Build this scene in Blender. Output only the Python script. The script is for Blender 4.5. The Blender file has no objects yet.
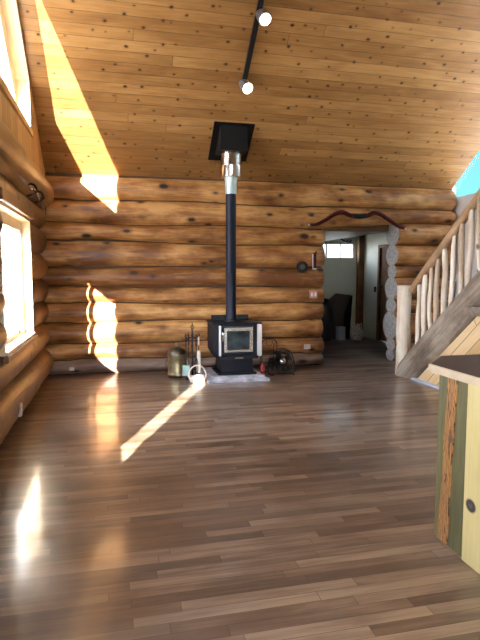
import bpy, bmesh, math, random
from mathutils import Vector, Matrix, noise
PI = math.pi
C = bpy.context.scene.collection
sc = bpy.context.scene
random.seed(7)

# ------------------------------------------------------------------ materials
def newmat(name):
    m = bpy.data.materials.new(name); m.use_nodes = True
    nt = m.node_tree; b = nt.nodes['Principled BSDF']
    return m, nt, b
def plain(name, col, rough=.5, metal=0., spec=.5, noise_amt=.12, nscale=12, bump=0.):
    m, nt, b = newmat(name)
    N, L = nt.nodes, nt.links
    tc = N.new('ShaderNodeTexCoord'); n = N.new('ShaderNodeTexNoise'); n.inputs['Scale'].default_value = nscale
    n.inputs['Detail'].default_value = 5
    L.new(tc.outputs['Object'], n.inputs['Vector'])
    r = N.new('ShaderNodeValToRGB')
    r.color_ramp.elements[0].position = .3; r.color_ramp.elements[1].position = .7
    r.color_ramp.elements[0].color = tuple(c*(1-noise_amt) for c in col) + (1,)
    r.color_ramp.elements[1].color = tuple(min(1, c*(1+noise_amt)) for c in col) + (1,)
    L.new(n.outputs['Fac'], r.inputs['Fac']); L.new(r.outputs['Color'], b.inputs['Base Color'])
    b.inputs['Roughness'].default_value = rough; b.inputs['Metallic'].default_value = metal
    b.inputs['Specular IOR Level'].default_value = spec
    if bump:
        bp = N.new('ShaderNodeBump'); bp.inputs['Strength'].default_value = bump; bp.inputs['Distance'].default_value = .01
        L.new(n.outputs['Fac'], bp.inputs['Height']); L.new(bp.outputs['Normal'], b.inputs['Normal'])
    return m
def mth(nt, op, a, b=None, c=None):
    n = nt.nodes.new('ShaderNodeMath'); n.operation = op
    for i, v in enumerate((a, b, c)):
        if v is None: continue
        if isinstance(v, (int, float)): n.inputs[i].default_value = v
        else: nt.links.new(v, n.inputs[i])
    return n.outputs[0]
def sstep(nt, v, lo, hi, a=0., b=1.):
    n = nt.nodes.new('ShaderNodeMapRange'); n.interpolation_type = 'SMOOTHSTEP'
    n.inputs['From Min'].default_value = lo; n.inputs['From Max'].default_value = hi
    n.inputs['To Min'].default_value = a; n.inputs['To Max'].default_value = b
    nt.links.new(v, n.inputs['Value']); return n.outputs[0]
def ramp(nt, v, stops):
    r = nt.nodes.new('ShaderNodeValToRGB'); cr = r.color_ramp
    while len(cr.elements) < len(stops): cr.elements.new(.5)
    for e, (p, c) in zip(cr.elements, stops): e.position = p; e.color = tuple(c) + (1,)
    nt.links.new(v, r.inputs['Fac']); return r.outputs['Color']
def mixc(nt, f, a, b, mode='MIX'):
    n = nt.nodes.new('ShaderNodeMix'); n.data_type = 'RGBA'; n.blend_type = mode
    for s, v in ((0, f), (6, a), (7, b)):
        if isinstance(v, (int, float)): n.inputs[s].default_value = v
        elif isinstance(v, tuple): n.inputs[s].default_value = v + (1,)
        else: nt.links.new(v, n.inputs[s])
    return n.outputs[2]
def scaled(nt, vec, s, off=None):
    n = nt.nodes.new('ShaderNodeMapping'); n.inputs['Scale'].default_value = s
    nt.links.new(vec, n.inputs['Vector'])
    if off is not None: nt.links.new(off, n.inputs['Location'])
    return n.outputs[0]
def noisen(nt, vec, scale=1, detail=4, rough=.5, dist=0):
    n = nt.nodes.new('ShaderNodeTexNoise'); n.inputs['Scale'].default_value = scale
    n.inputs['Detail'].default_value = detail; n.inputs['Roughness'].default_value = rough
    n.inputs['Distortion'].default_value = dist
    nt.links.new(vec, n.inputs['Vector']); return n.outputs['Fac']
def offset_vec(nt):
    oi = nt.nodes.new('ShaderNodeObjectInfo')
    a = mth(nt, 'MULTIPLY', oi.outputs['Random'], 37.)
    cb = nt.nodes.new('ShaderNodeCombineXYZ')
    for i in range(3): nt.links.new(a, cb.inputs[i])
    return cb.outputs[0], oi.outputs['Random']

def log_mat(name, cols, knot=(.022, .010, .006), knots=1., rough=.42, ks=1., crack=.75):
    """varnished log: grain along local X, knots with rings, drying cracks"""
    m, nt, b = newmat(name); N, L = nt.nodes, nt.links
    tc = N.new('ShaderNodeTexCoord').outputs['Object']
    off, rnd = offset_vec(nt)
    g1 = noisen(nt, scaled(nt, tc, (1.3, 16, 16), off), 1, 6, .6, 1.2)
    g2 = noisen(nt, scaled(nt, tc, (1.4, 3.2, 3.2), off), 1, 3, .5)
    g3 = noisen(nt, scaled(nt, tc, (5, 9, 9), off), 1, 5, .7)
    t = mth(nt, 'ADD', mth(nt, 'MULTIPLY', g1, .42), mth(nt, 'MULTIPLY_ADD', g2, .75, -.11))
    t = mth(nt, 'ADD', t, mth(nt, 'MULTIPLY', mth(nt, 'SUBTRACT', g3, .5), .25))
    t = mth(nt, 'ADD', t, mth(nt, 'MULTIPLY', mth(nt, 'SUBTRACT', rnd, .5), .12))
    col = ramp(nt, t, [(.34, cols[0]), (.47, cols[1]), (.60, cols[2])])
    # knots
    wv = N.new('ShaderNodeTexNoise'); wv.inputs['Scale'].default_value = 9
    L.new(tc, wv.inputs['Vector'])
    va = N.new('ShaderNodeVectorMath'); va.operation = 'MULTIPLY_ADD'
    L.new(wv.outputs['Color'], va.inputs[0]); va.inputs[1].default_value = (.03, .02, .02); L.new(tc, va.inputs[2])
    vo = N.new('ShaderNodeTexVoronoi'); vo.inputs['Scale'].default_value = 1
    L.new(scaled(nt, va.outputs[0], (3.0*ks, 5.6*ks, 5.6*ks), off), vo.inputs['Vector'])
    sep = N.new('ShaderNodeSeparateColor'); L.new(vo.outputs['Color'], sep.inputs[0])
    size = mth(nt, 'MULTIPLY_ADD', sep.outputs[0], .15, .03)
    d = mth(nt, 'SUBTRACT', vo.outputs['Distance'], size)
    keep = mth(nt, 'LESS_THAN', sep.outputs[1], .46*knots)
    core = mth(nt, 'MULTIPLY', sstep(nt, d, -.01, .035, 1, 0), keep)
    halo = mth(nt, 'MULTIPLY', sstep(nt, d, .0, .20, .65, 0), keep)
    col = mixc(nt, halo, col, tuple(c*.42 for c in cols[0]))
    col = mixc(nt, core, col, knot)
    ck = noisen(nt, scaled(nt, tc, (.35, 26, 26), off), 1, 2, .5)
    ckm = mth(nt, 'MULTIPLY', sstep(nt, ck, .68, .74, 0, 1), sstep(nt, g2, .45, .6, 0, crack))
    col = mixc(nt, ckm, col, knot)
    L.new(col, b.inputs['Base Color'])
    L.new(mth(nt, 'ADD', mth(nt, 'MULTIPLY', g1, .2), rough-.1), b.inputs['Roughness'])
    bp = N.new('ShaderNodeBump'); bp.inputs['Strength'].default_value = .35; bp.inputs['Distance'].default_value = .012
    h = mth(nt, 'SUBTRACT', mth(nt, 'ADD', g1, g2), mth(nt, 'MULTIPLY', ckm, .8))
    L.new(h, bp.inputs['Height']); L.new(bp.outputs['Normal'], b.inputs['Normal'])
    return m

def board_mat(name, cols, width, length, rough=.4, knots=1., kscale=4., seam=.035, seamcol=(.04, .02, .01), wear=None,
              vary=1., swap=None, rot=0., knotcol=(.03, .013, .006), kr=.05, bump=.25, coat=0.):
    """boards running along local X, rows along local Y"""
    m, nt, b = newmat(name); N, L = nt.nodes, nt.links
    tc = N.new('ShaderNodeTexCoord').outputs['Object']
    if swap:
        sx = N.new('ShaderNodeSeparateXYZ'); L.new(tc, sx.inputs[0])
        cb = N.new('ShaderNodeCombineXYZ')
        for i, ch in enumerate(swap): L.new(sx.outputs['XYZ'.index(ch)], cb.inputs[i])
        tc = cb.outputs[0]
    if rot:
        mp = N.new('ShaderNodeMapping'); mp.inputs['Rotation'].default_value = (0, 0, rot)
        L.new(tc, mp.inputs['Vector']); tc = mp.outputs[0]
    s = N.new('ShaderNodeSeparateXYZ'); L.new(tc, s.inputs[0])
    X, Y = s.outputs[0], s.outputs[1]
    yr = mth(nt, 'DIVIDE', Y, width)
    row = mth(nt, 'FLOOR', yr); fy = mth(nt, 'FRACT', yr)
    wn = N.new('ShaderNodeTexWhiteNoise'); wn.noise_dimensions = '1D'; L.new(row, wn.inputs['W'])
    xs = mth(nt, 'ADD', mth(nt, 'DIVIDE', X, length), mth(nt, 'MULTIPLY', wn.outputs['Value'], 7.3))
    cx = mth(nt, 'FLOOR', xs); fx = mth(nt, 'FRACT', xs)
    cb = N.new('ShaderNodeCombineXYZ'); L.new(cx, cb.inputs[0]); L.new(row, cb.inputs[1])
    w2 = N.new('ShaderNodeTexWhiteNoise'); w2.noise_dimensions = '3D'; L.new(cb.outputs[0], w2.inputs['Vector'])
    rnd = w2.outputs['Value']
    # seams
    ey = mth(nt, 'MINIMUM', fy, mth(nt, 'SUBTRACT', 1., fy))
    ex = mth(nt, 'MULTIPLY', mth(nt, 'MINIMUM', fx, mth(nt, 'SUBTRACT', 1., fx)), length/width)
    e = mth(nt, 'MINIMUM', ex, ey)
    sm = sstep(nt, e, 0, seam, 1, 0)
    # grain
    o = N.new('ShaderNodeCombineXYZ')
    L.new(mth(nt, 'MULTIPLY', rnd, 31.), o.inputs[0]); L.new(mth(nt, 'MULTIPLY', rnd, 17.), o.inputs[1]); L.new(mth(nt, 'MULTIPLY', rnd, 9.), o.inputs[2])
    g1 = noisen(nt, scaled(nt, tc, (2.2, 45, 1), o.outputs[0]), 1, 6, .68, .4)
    g2 = noisen(nt, scaled(nt, tc, (1.5, 6, 1), o.outputs[0]), 1, 3, .5, 1.)
    t = mth(nt, 'ADD', mth(nt, 'MULTIPLY', g1, .4), mth(nt, 'MULTIPLY', g2, .35))
    t = mth(nt, 'ADD', t, mth(nt, 'MULTIPLY', rnd, .3*vary)); t = mth(nt, 'ADD', t, .125-.15*vary)
    col = ramp(nt, t, [(.28, cols[0]), (.48, cols[1]), (.68, cols[2])])
    rg = mth(nt, 'ADD', mth(nt, 'MULTIPLY', g1, .12), rough-.06)
    if wear:
        wnz = noisen(nt, scaled(nt, tc, (.5, .9, 1)), 1, 3, .5, 0)
        f = sstep(nt, wnz, .42, .66, 0, wear[1])
        col = mixc(nt, f, col, wear[0])
        dk = noisen(nt, scaled(nt, tc, (.8, .6, 1), None), 1.3, 3, .5, 0)
        col = mixc(nt, sstep(nt, dk, .48, .68, 0, .45), col, tuple(c*.9 for c in cols[0]))
        sc1 = noisen(nt, scaled(nt, tc, (1.2, 3, 1)), 1, 5, .6, .3)
        rg = mth(nt, 'ADD', rg, sstep(nt, sc1, .4, .7, -.06, .16))
    if knots:
        vo = N.new('ShaderNodeTexVoronoi'); vo.voronoi_dimensions = '2D'; vo.inputs['Scale'].default_value = 1
        wv = N.new('ShaderNodeTexNoise'); wv.inputs['Scale'].default_value = 25; L.new(tc, wv.inputs['Vector'])
        va = N.new('ShaderNodeVectorMath'); va.operation = 'MULTIPLY_ADD'
        L.new(wv.outputs['Color'], va.inputs[0]); va.inputs[1].default_value = (.025, .015, 0); L.new(tc, va.inputs[2])
        L.new(scaled(nt, va.outputs[0], (kscale*.8, kscale, 1)), vo.inputs['Vector'])
        sp = N.new('ShaderNodeSeparateColor'); L.new(vo.outputs['Color'], sp.inputs[0])
        d = mth(nt, 'SUBTRACT', vo.outputs['Distance'], mth(nt, 'MULTIPLY', sp.outputs[0], kr))
        keep = mth(nt, 'LESS_THAN', sp.outputs[1], .62*knots)
        col = mixc(nt, mth(nt, 'MULTIPLY', sstep(nt, d, .0, .14, .45, 0), keep), col, tuple(c*.4 for c in cols[0]))
        col = mixc(nt, mth(nt, 'MULTIPLY', sstep(nt, d, .0, .035, 1, 0), keep), col, knotcol)
    col = mixc(nt, mth(nt, 'MULTIPLY', sm, .8), col, seamcol)
    L.new(col, b.inputs['Base Color']); L.new(rg, b.inputs['Roughness'])
    bp = N.new('ShaderNodeBump'); bp.inputs['Strength'].default_value = bump; bp.inputs['Distance'].default_value = .004
    h = mth(nt, 'SUBTRACT', mth(nt, 'MULTIPLY', g1, .3), sm)
    if wear: h = mth(nt, 'ADD', h, mth(nt, 'MULTIPLY', noisen(nt, scaled(nt, tc, (1.2, 14, 1)), 1, 1, .4), .8))
    L.new(h, bp.inputs['Height']); L.new(bp.outputs['Normal'], b.inputs['Normal'])
    if coat:
        b.inputs['Coat Weight'].default_value = coat; b.inputs['Coat Roughness'].default_value = .12
    return m

def emis(name, col, st):
    m, nt, b = newmat(name)
    b.inputs['Emission Color'].default_value = col + (1,); b.inputs['Emission Strength'].default_value = st
    b.inputs['Base Color'].default_value = (.9, .9, .9, 1); return m
def glass_mat(name, tint=(1, 1, 1), gloss=.08):
    m, nt, b = newmat(name); N, L = nt.nodes, nt.links
    N.remove(b); out = [n for n in N if n.type == 'OUTPUT_MATERIAL'][0]
    tr = N.new('ShaderNodeBsdfTransparent'); tr.inputs[0].default_value = tint + (1,)
    gl = N.new('ShaderNodeBsdfGlossy'); gl.inputs['Roughness'].default_value = .02
    lw = N.new('ShaderNodeLayerWeight'); lw.inputs[0].default_value = .25
    f = mth(nt, 'MULTIPLY', lw.outputs['Fresnel'], gloss*3)
    mx = N.new('ShaderNodeMixShader'); L.new(f, mx.inputs[0]); L.new(tr.outputs[0], mx.inputs[1]); L.new(gl.outputs[0], mx.inputs[2])
    L.new(mx.outputs[0], out.inputs['Surface']); return m

M = {}
M['log'] = log_mat('varnished_log', [(.17, .062, .018), (.38, .172, .050), (.64, .36, .13)], knots=1.25)
M['log_shaded'] = log_mat('varnished_log_shaded', [(.085, .038, .015), (.18, .084, .031), (.31, .16, .062)], knots=.9)  # backlit shade of the left wall put into a darker log colour
M['log_grey'] = log_mat('weathered_log', [(.13, .085, .06), (.23, .155, .11), (.34, .24, .18)], rough=.5)
M['stringer'] = log_mat('weathered_stringer', [(.12, .09, .065), (.24, .185, .135), (.40, .33, .25)], rough=.6, knots=.5, crack=.4)
M['peeled'] = log_mat('peeled_branch', [(.55, .42, .28), (.74, .62, .46), (.86, .78, .64)], knots=.5, ks=2.2, rough=.45, knot=(.2, .1, .05), crack=.3)
M['rail'] = log_mat('handrail_log', [(.33, .19, .10), (.48, .31, .17), (.62, .43, .26)], knots=.5, ks=2., rough=.4, crack=.3)
M['butt'] = plain('cut_log_end', (.38, .36, .33), .6, noise_amt=.3, nscale=20, bump=.2)
M['chink'] = plain('log_wall_core', (.09, .05, .025), .9)
M['ceiling'] = board_mat('ceiling_pine_boards', [(.165, .075, .022), (.295, .148, .045), (.44, .25, .09)], .14, 6.5, rough=.34, knots=1.3, kscale=5.2, seam=.04, bump=.4, kr=.06, vary=.6)
M['gable'] = board_mat('gable_pine_boards', [(.30, .15, .05), (.42, .23, .08), (.52, .31, .12)], .13, 6., rough=.45, knots=.5, kscale=3., seam=.05, swap='ZYX')
M['floor'] = board_mat('oak_floor_boards', [(.070, .040, .027), (.175, .108, .068), (.36, .255, .165)], .070, .85, rough=.36, coat=.5, knots=0, seam=.04,
                       wear=((.27, .215, .16), .45), vary=.95, bump=.10, seamcol=(.05, .03, .018))
M['stairpanel'] = board_mat('diagonal_pine_panelling', [(.50, .30, .13), (.66, .44, .21), (.78, .58, .32)], .15, 6., rough=.5, knots=.5, kscale=3.5, seam=.06, swap='YZX', rot=.72)
M['pine'] = board_mat('pale_pine_board', [(.44, .34, .135), (.54, .44, .19), (.62, .52, .26)], .9, 8., rough=.42, knots=0, seam=.001, swap='ZYX', vary=.2)
M['pine_trim'] = plain('pine_trim', (.60, .37, .16), .45, nscale=6)
M['dark_trim'] = plain('brown_trim', (.20, .10, .045), .45, nscale=6)
M['jamb'] = plain('pale_jamb', (.78, .62, .40), .45, nscale=5, noise_amt=.06)
M['green'] = board_mat('grey_green_board', [(.045, .040, .015), (.105, .097, .036), (.19, .165, .07)], .6, 8., rough=.55, knots=0, seam=.001, swap='ZYX', vary=.2)
M['laminate'] = plain('dark_plum_countertop', (.055, .034, .038), .45, spec=.3, nscale=60, noise_amt=.25)
M['edge'] = plain('pale_counter_edging', (.46, .37, .25), .55, nscale=10)
M['white'] = plain('white_painted_wall', (.62, .62, .60), .7, noise_amt=.03, nscale=3)
M['hallwall'] = plain('pale_green_painted_wall', (.60, .63, .53), .7, noise_amt=.04, nscale=2)
M['hallwood'] = plain('hall_wood', (.19, .10, .045), .7, spec=.2, nscale=7, noise_amt=.25)
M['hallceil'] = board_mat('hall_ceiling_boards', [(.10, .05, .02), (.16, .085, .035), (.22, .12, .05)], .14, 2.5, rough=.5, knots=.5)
M['iron'] = plain('black_iron', (.008, .009, .011), .45, spec=.35, nscale=40)
M['stove'] = plain('black_stove_paint', (.005, .007, .013), .5, spec=.25, nscale=60, noise_amt=.2)
M['pipe'] = plain('black_stovepipe_paint', (.005, .008, .020), .42, spec=.3, nscale=30)
M['box'] = plain('matt_black_metal', (.003, .003, .003), .6, spec=.2, nscale=20)
M['steel'] = plain('galvanised_steel', (.62, .62, .62), .22, metal=1., nscale=18, noise_amt=.2)
M['chrome'] = plain('polished_chrome', (.80, .78, .74), .24, metal=1., nscale=6, noise_amt=.05)
M['lit_trim'] = plain('lit_chrome_trim', (.80, .80, .78), .3, metal=.45, noise_amt=.05)  # light catching the chrome put into a whiter, less metallic colour
M['band'] = plain('pale_blue_steel_band', (.50, .62, .62), .35, metal=.5, nscale=10)
M['brass'] = plain('aged_brass', (.42, .36, .20), .34, metal=.9, nscale=14, noise_amt=.35)
M['darkmetal'] = plain('dark_tarnished_metal', (.10, .085, .06), .4, metal=.8)
M['stone'] = plain('pale_marble_slab', (.42, .42, .46), .5, nscale=9, noise_amt=.4, bump=.3)
M['red'] = plain('red_plastic', (.42, .03, .03), .35)
M['darkred'] = plain('dark_red_lacquer', (.075, .007, .010), .5, spec=.25, nscale=14, noise_amt=.4)
M['whiteplastic'] = plain('white_plastic', (.72, .70, .68), .4, noise_amt=.03)
M['pinkplate'] = plain('pinkish_switch_plate', (.50, .27, .22), .4, noise_amt=.05)
M['aqua'] = plain('pale_aqua_enamel', (.45, .68, .62), .4)
M['cream'] = plain('cream_cane', (.78, .72, .62), .5)
M['fabricblack'] = plain('black_sacking', (.016, .016, .02), .7, nscale=25, noise_amt=.4, bump=.4)
M['brownpanel'] = plain('dark_brown_card', (.055, .04, .028), .7)
M['cardwhite'] = plain('white_card', (.42, .49, .56), .6, noise_amt=.03)
M['bag'] = plain('crumpled_plastic', (.62, .60, .57), .35, noise_amt=.3, nscale=22, bump=.6)
M['ovenglass'] = plain('dark_stove_glass', (.035, .05, .055), .07, spec=.9, nscale=8, noise_amt=.5)
M['lampgrey'] = plain('grey_lamp_enamel', (.12, .115, .12), .4)
M['bulb'] = emis('lit_bulb', (1., .84, .58), 3.5)
M['glass'] = glass_mat('window_glass')
M['clearglass'] = glass_mat('clear_window_glass', gloss=.0015)
M['ground'] = plain('dry_pale_ground', (.55, .52, .46), .9, nscale=2)
M['sun_block'] = plain('sun_block_wood', (.3, .2, .12), .7)
M['bluewood'] = plain('greyish_screen_frame', (.40, .50, .62), .4)
M['pale'] = plain('pale_skirting', (.52, .56, .66), .5)

# live-edge bark strip
def bark_mat():
    m, nt, b = newmat('figured_bark_strip'); N, L = nt.nodes, nt.links
    tc = N.new('ShaderNodeTexCoord').outputs['Object']
    n1 = noisen(nt, scaled(nt, tc, (1, 14, 5)), 1, 4, .5, 2.2)
    w = N.new('ShaderNodeTexWave'); w.bands_direction = 'Y'; w.inputs['Scale'].default_value = 9; w.inputs['Distortion'].default_value = 9
    w.inputs['Detail'].default_value = 3; w.inputs['Detail Scale'].default_value = 1.1
    L.new(scaled(nt, tc, (1, 3., .9)), w.inputs['Vector'])
    col = ramp(nt, w.outputs['Fac'], [(.05, (.05, .018, .005)), (.3, (.25, .10, .025)), (.9, (.42, .20, .055))])
    col = mixc(nt, sstep(nt, n1, .6, .7, 0, .85), col, (.05, .02, .01))
    L.new(col, b.inputs['Base Color']); b.inputs['Roughness'].default_value = .45
    return m
M['bark'] = bark_mat()
# pale board with one big black knot (object Z/Y position of the knot)
def knot_board():
    m = M['pine'].copy(); m.name = 'pale_pine_knot_board'; nt = m.node_tree; N, L = nt.nodes, nt.links
    b = N['Principled BSDF']; src = b.inputs['Base Color'].links[0].from_socket
    g = N.new('ShaderNodeNewGeometry')
    ky, kz = 2.27-1.9, .32
    tco = N.new('ShaderNodeTexCoord').outputs['Object']
    s = N.new('ShaderNodeSeparateXYZ'); L.new(tco, s.inputs[0])
    dy = mth(nt, 'MULTIPLY', mth(nt, 'SUBTRACT', s.outputs[1], ky), 1.)
    dz = mth(nt, 'MULTIPLY', mth(nt, 'SUBTRACT', s.outputs[2], kz), 1.15)
    d = mth(nt, 'SQRT', mth(nt, 'ADD', mth(nt, 'MULTIPLY', dy, dy), mth(nt, 'MULTIPLY', dz, dz)))
    c1 = mixc(nt, sstep(nt, d, .030, .048, 1, 0), src, (.10, .045, .02))
    c2 = mixc(nt, mth(nt, 'MULTIPLY', sstep(nt, d, .032, .038, 1, 0), sstep(nt, d, .010, .018, .4, 1)), c1, (.012, .008, .006))
    L.new(c2, b.inputs['Base Color']); return m
M['knotpine'] = knot_board()

# ------------------------------------------------------------------ geometry helpers
def link(name, me, mat, parent=None, loc=None, smooth=False):
    if mat is not None:
        for mm in (mat if isinstance(mat, (list, tuple)) else [mat]): me.materials.append(mm)
    if smooth:
        for p in me.polygons: p.use_smooth = True
    o = bpy.data.objects.new(name, me); C.objects.link(o)
    if loc is not None: o.location = loc
    if parent is not None: o.parent = parent
    return o
def obj(name, bm, mat, parent=None, smooth=False, loc=None):
    me = bpy.data.meshes.new(name); bm.normal_update(); bm.to_mesh(me); bm.free()
    o = link(name, me, mat, parent, loc, smooth)
    return o
def smooth_by_angle(o, ang=.6):
    me = o.data
    for p in me.polygons: p.use_smooth = True
    try: me.set_sharp_from_angle(angle=ang)
    except Exception: pass
    return o
def box(bm, a, b, bev=0., mi=0):
    a, b = Vector(a), Vector(b)
    t = bmesh.new()
    mat = Matrix.Translation((a+b)/2) @ Matrix.Diagonal((abs(b.x-a.x), abs(b.y-a.y), abs(b.z-a.z), 1))
    bmesh.ops.create_cube(t, size=1, matrix=mat)
    if bev: bmesh.ops.bevel(t, geom=list(t.edges), offset=bev, segments=2, affect='EDGES')
    for f in t.faces: f.material_index = mi
    me = bpy.data.meshes.new('t'); t.to_mesh(me); t.free(); bm.from_mesh(me); bpy.data.meshes.remove(me)
    return bm
def boxbm(a, b, bev=0.): return box(bmesh.new(), a, b, bev)
def prism(bm, pts, axis, lo, hi):
    """polygon pts in the plane normal to axis, extruded lo..hi"""
    def P(p, h):
        if axis == 0: return (h, p[0], p[1])
        if axis == 1: return (p[0], h, p[1])
        return (p[0], p[1], h)
    v0 = [bm.verts.new(P(p, lo)) for p in pts]; v1 = [bm.verts.new(P(p, hi)) for p in pts]
    n = len(pts)
    bm.faces.new(v0); bm.faces.new(v1[::-1])
    for i in range(n): bm.faces.new((v0[i], v1[i], v1[(i+1) % n], v0[(i+1) % n]))
    bmesh.ops.recalc_face_normals(bm, faces=bm.faces[:])
    return bm
def tube(bm, pts, rad, seg=10, cap=True, closed=False):
    """tube through pts; rad a number or a list"""
    pts = [Vector(p) for p in pts]; n = len(pts)
    rs = rad if isinstance(rad, (list, tuple)) else [rad]*n
    rings = []; up = None
    for i, p in enumerate(pts):
        if closed: d = pts[(i+1) % n]-pts[i-1]
        else: d = (pts[min(i+1, n-1)]-pts[max(i-1, 0)])
        d.normalize()
        if up is None: up = Vector((0, 0, 1)) if abs(d.z) < .9 else Vector((1, 0, 0))
        u = up - d*up.dot(d)
        if u.length < 1e-4: u = d.orthogonal()
        u.normalize(); up = u; w = d.cross(u)
        rings.append([bm.verts.new(p+(u*math.cos(2*PI*k/seg)+w*math.sin(2*PI*k/seg))*rs[i]) for k in range(seg)])
    m = n if closed else n-1
    for i in range(m):
        a, b2 = rings[i], rings[(i+1) % n]
        for k in range(seg): bm.faces.new((a[k], a[(k+1) % seg], b2[(k+1) % seg], b2[k]))
    if cap and not closed: bm.faces.new(rings[0][::-1]); bm.faces.new(rings[-1])
    bmesh.ops.recalc_face_normals(bm, faces=bm.faces[:])
    return bm
def lathe(bm, prof, cen=(0, 0, 0), seg=28, mat=None):
    rings = []
    for r, z in prof: rings.append([Vector((r*math.cos(2*PI*k/seg), r*math.sin(2*PI*k/seg), z)) for k in range(seg)])
    T = mat if mat is not None else Matrix.Translation(cen)
    R = [[bm.verts.new(T @ v) for v in r] for r in rings]
    for i in range(len(R)-1):
        for k in range(seg): bm.faces.new((R[i][k], R[i][(k+1) % seg], R[i+1][(k+1) % seg], R[i+1][k]))
    bm.faces.new(R[0][::-1]); bm.faces.new(R[-1])
    bmesh.ops.recalc_face_normals(bm, faces=bm.faces[:])
    return bm
def smoothpts(pts, n=6):
    """Catmull-Rom through pts"""
    P = [Vector(p) for p in pts]; P = [P[0]*2-P[1]]+P+[P[-1]*2-P[-2]]; out = []
    for i in range(1, len(P)-2):
        for k in range(n):
            t = k/n; a, b, c, d = P[i-1:i+3]
            out.append(.5*((2*b)+(c-a)*t+(2*a-5*b+4*c-d)*t*t+(3*b-a-3*c+d)*t**3))
    out.append(P[-2]); return out
def empty(name, loc, label=None, cat=None, group=None, kind=None):
    o = bpy.data.objects.new(name, None); C.objects.link(o); o.location = loc; o.empty_display_size = .1
    bpy.context.view_layer.update()
    return tag(o, label, cat, group, kind)
def tag(o, label=None, cat=None, group=None, kind=None):
    if label: o['label'] = label
    if cat: o['category'] = cat
    if group: o['group'] = group
    if kind: o['kind'] = kind
    return o
def part(name, bm, mat, root, smooth=False, label=None):
    """bm is in world coordinates; shift to the root's frame"""
    rl = Vector(root.get('_w', root.location)) if False else world_of(root)
    for v in bm.verts: v.co -= rl
    o = obj(name, bm, mat, root)
    if smooth: smooth_by_angle(o)
    if label: o['label'] = label
    return o
def world_of(o):
    v = Vector(o.location)
    while o.parent: o = o.parent; v += Vector(o.location)
    return v

def log_profile_mesh(length, zlo, zhi, depth, seed, ends=(0., 0.), seg=26, step=.12, flat=0., power=2.0):
    """log along local X from 0..length. zlo/zhi: functions of x giving bottom/top; depth: half thickness (local Y)."""
    bm = bmesh.new(); n = max(3, int(length/step)); rings = []; xs = [length*i/n for i in range(n+1)]
    if ends[0]: xs += [ends[0]*t for t in (.12, .35, .65)]
    if ends[1]: xs += [length-ends[1]*t for t in (.12, .35, .65)]
    xs = sorted(set(xs)); n = len(xs)-1
    for i in range(n+1):
        x = xs[i]
        k = 1.
        for e, dist in ((ends[0], x), (ends[1], length-x)):
            if e and dist < e: k = min(k, math.sqrt(max(.02, 1-(1-dist/e)**2))*.45+.55)
        zl, zh = zlo(x), zhi(x)
        cz = (zl+zh)/2; hz = (zh-zl)/2*k*(1+.05*noise.noise(Vector((x*.9, seed*3.1, 0)))); hy = depth*k*(1+.13*noise.noise(Vector((x*.8, seed*5.7, 4))))
        oy = .02*noise.noise(Vector((x*.5, seed*2.3, 9)))
        ring = []
        for a in range(seg):
            th = 2*PI*a/seg; c, s = math.cos(th), math.sin(th)
            b = 1+.035*noise.noise(Vector((x*1.6, c*1.5+seed*7, s*1.5)))
            px = math.copysign(abs(c)**(2/power), c); pz = math.copysign(abs(s)**(2/power), s)
            ring.append(bm.verts.new((x, oy+hy*b*px, cz+hz*b*pz)))
        rings.append(ring)
    for i in range(n):
        for k in range(seg): f = bm.faces.new((rings[i][k], rings[i][(k+1) % seg], rings[i+1][(k+1) % seg], rings[i+1][k])); f.material_index = 0
    f = bm.faces.new(rings[0][::-1]); f.material_index = 1
    f = bm.faces.new(rings[-1]); f.material_index = 1
    bmesh.ops.recalc_face_normals(bm, faces=bm.faces[:])
    return bm
def add_log(parent, p0, direction, length, zlo, zhi, depth, seed, mats, ends=(0., 0.), name='log', power=2.0, label=None):
    bm = log_profile_mesh(length, zlo, zhi, depth, seed, ends, power=power)
    zc = (zlo(length/2)+zhi(length/2))/2
    for v in bm.verts: v.co.x -= length/2; v.co.z -= zc
    me = bpy.data.meshes.new(name); bm.to_mesh(me); bm.free()
    for mm in mats: me.materials.append(mm)
    for p in me.polygons: p.use_smooth = p.material_index == 0
    o = bpy.data.objects.new(name, me); C.objects.link(o)
    if direction == 'x': o.location = Vector((p0[0]+length/2, p0[1], zc))
    else: o.location = Vector((p0[0], p0[1]+length/2, zc)); o.rotation_euler = (0, 0, PI/2)
    o.parent = parent
    if label: o['label'] = label
    return o

# ------------------------------------------------------------------ dimensions
YB = 8.2; XL = -.95; XR = 5.62; H = 2.87; S = .75; YF = -2.2; YR = 3.0      # back wall, left wall, right wall, eaves, slope, rear wall, ridge
def roof(y): return H+S*(YB-y) if y >= YR else H+S*(YB-YR)-S*(YR-y)

# ------------------------------------------------------------------ floor, ceiling
tag(obj('floor', boxbm((-1.4, YF-.1, -.12), (6.2, 12.2, 0)), M['floor']), kind='structure')
def slope_slab(name, x0, x1, y0, y1, th, mat):
    """ceiling slab with local Y up the slope so its boards run along X"""
    z0, z1 = roof(y0), roof(y1) if True else 0
    d = Vector((0, y1-y0, z1-z0)); ln = d.length
    bm = boxbm((0, 0, 0), (x1-x0, ln, th))
    o = obj(name, bm, mat); o.location = (x0, y0, z0); o.rotation_euler = (math.atan2(d.z, d.y), 0, 0)
    tag(o, kind='structure'); return o
# lower end at the back wall, upper at the ridge: build from ridge to wall so thickness goes up
slope_slab('ceiling', -1.25, 5.60, YR, YB+.35, .22, M['ceiling'])
slope_slab('ceiling_rear', -1.25, 5.60, YF-.2, YR, .22, M['ceiling'])
tb = boxbm((5.60, 0, 0), (5.9, 1, 1)); tb.free()

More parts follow.
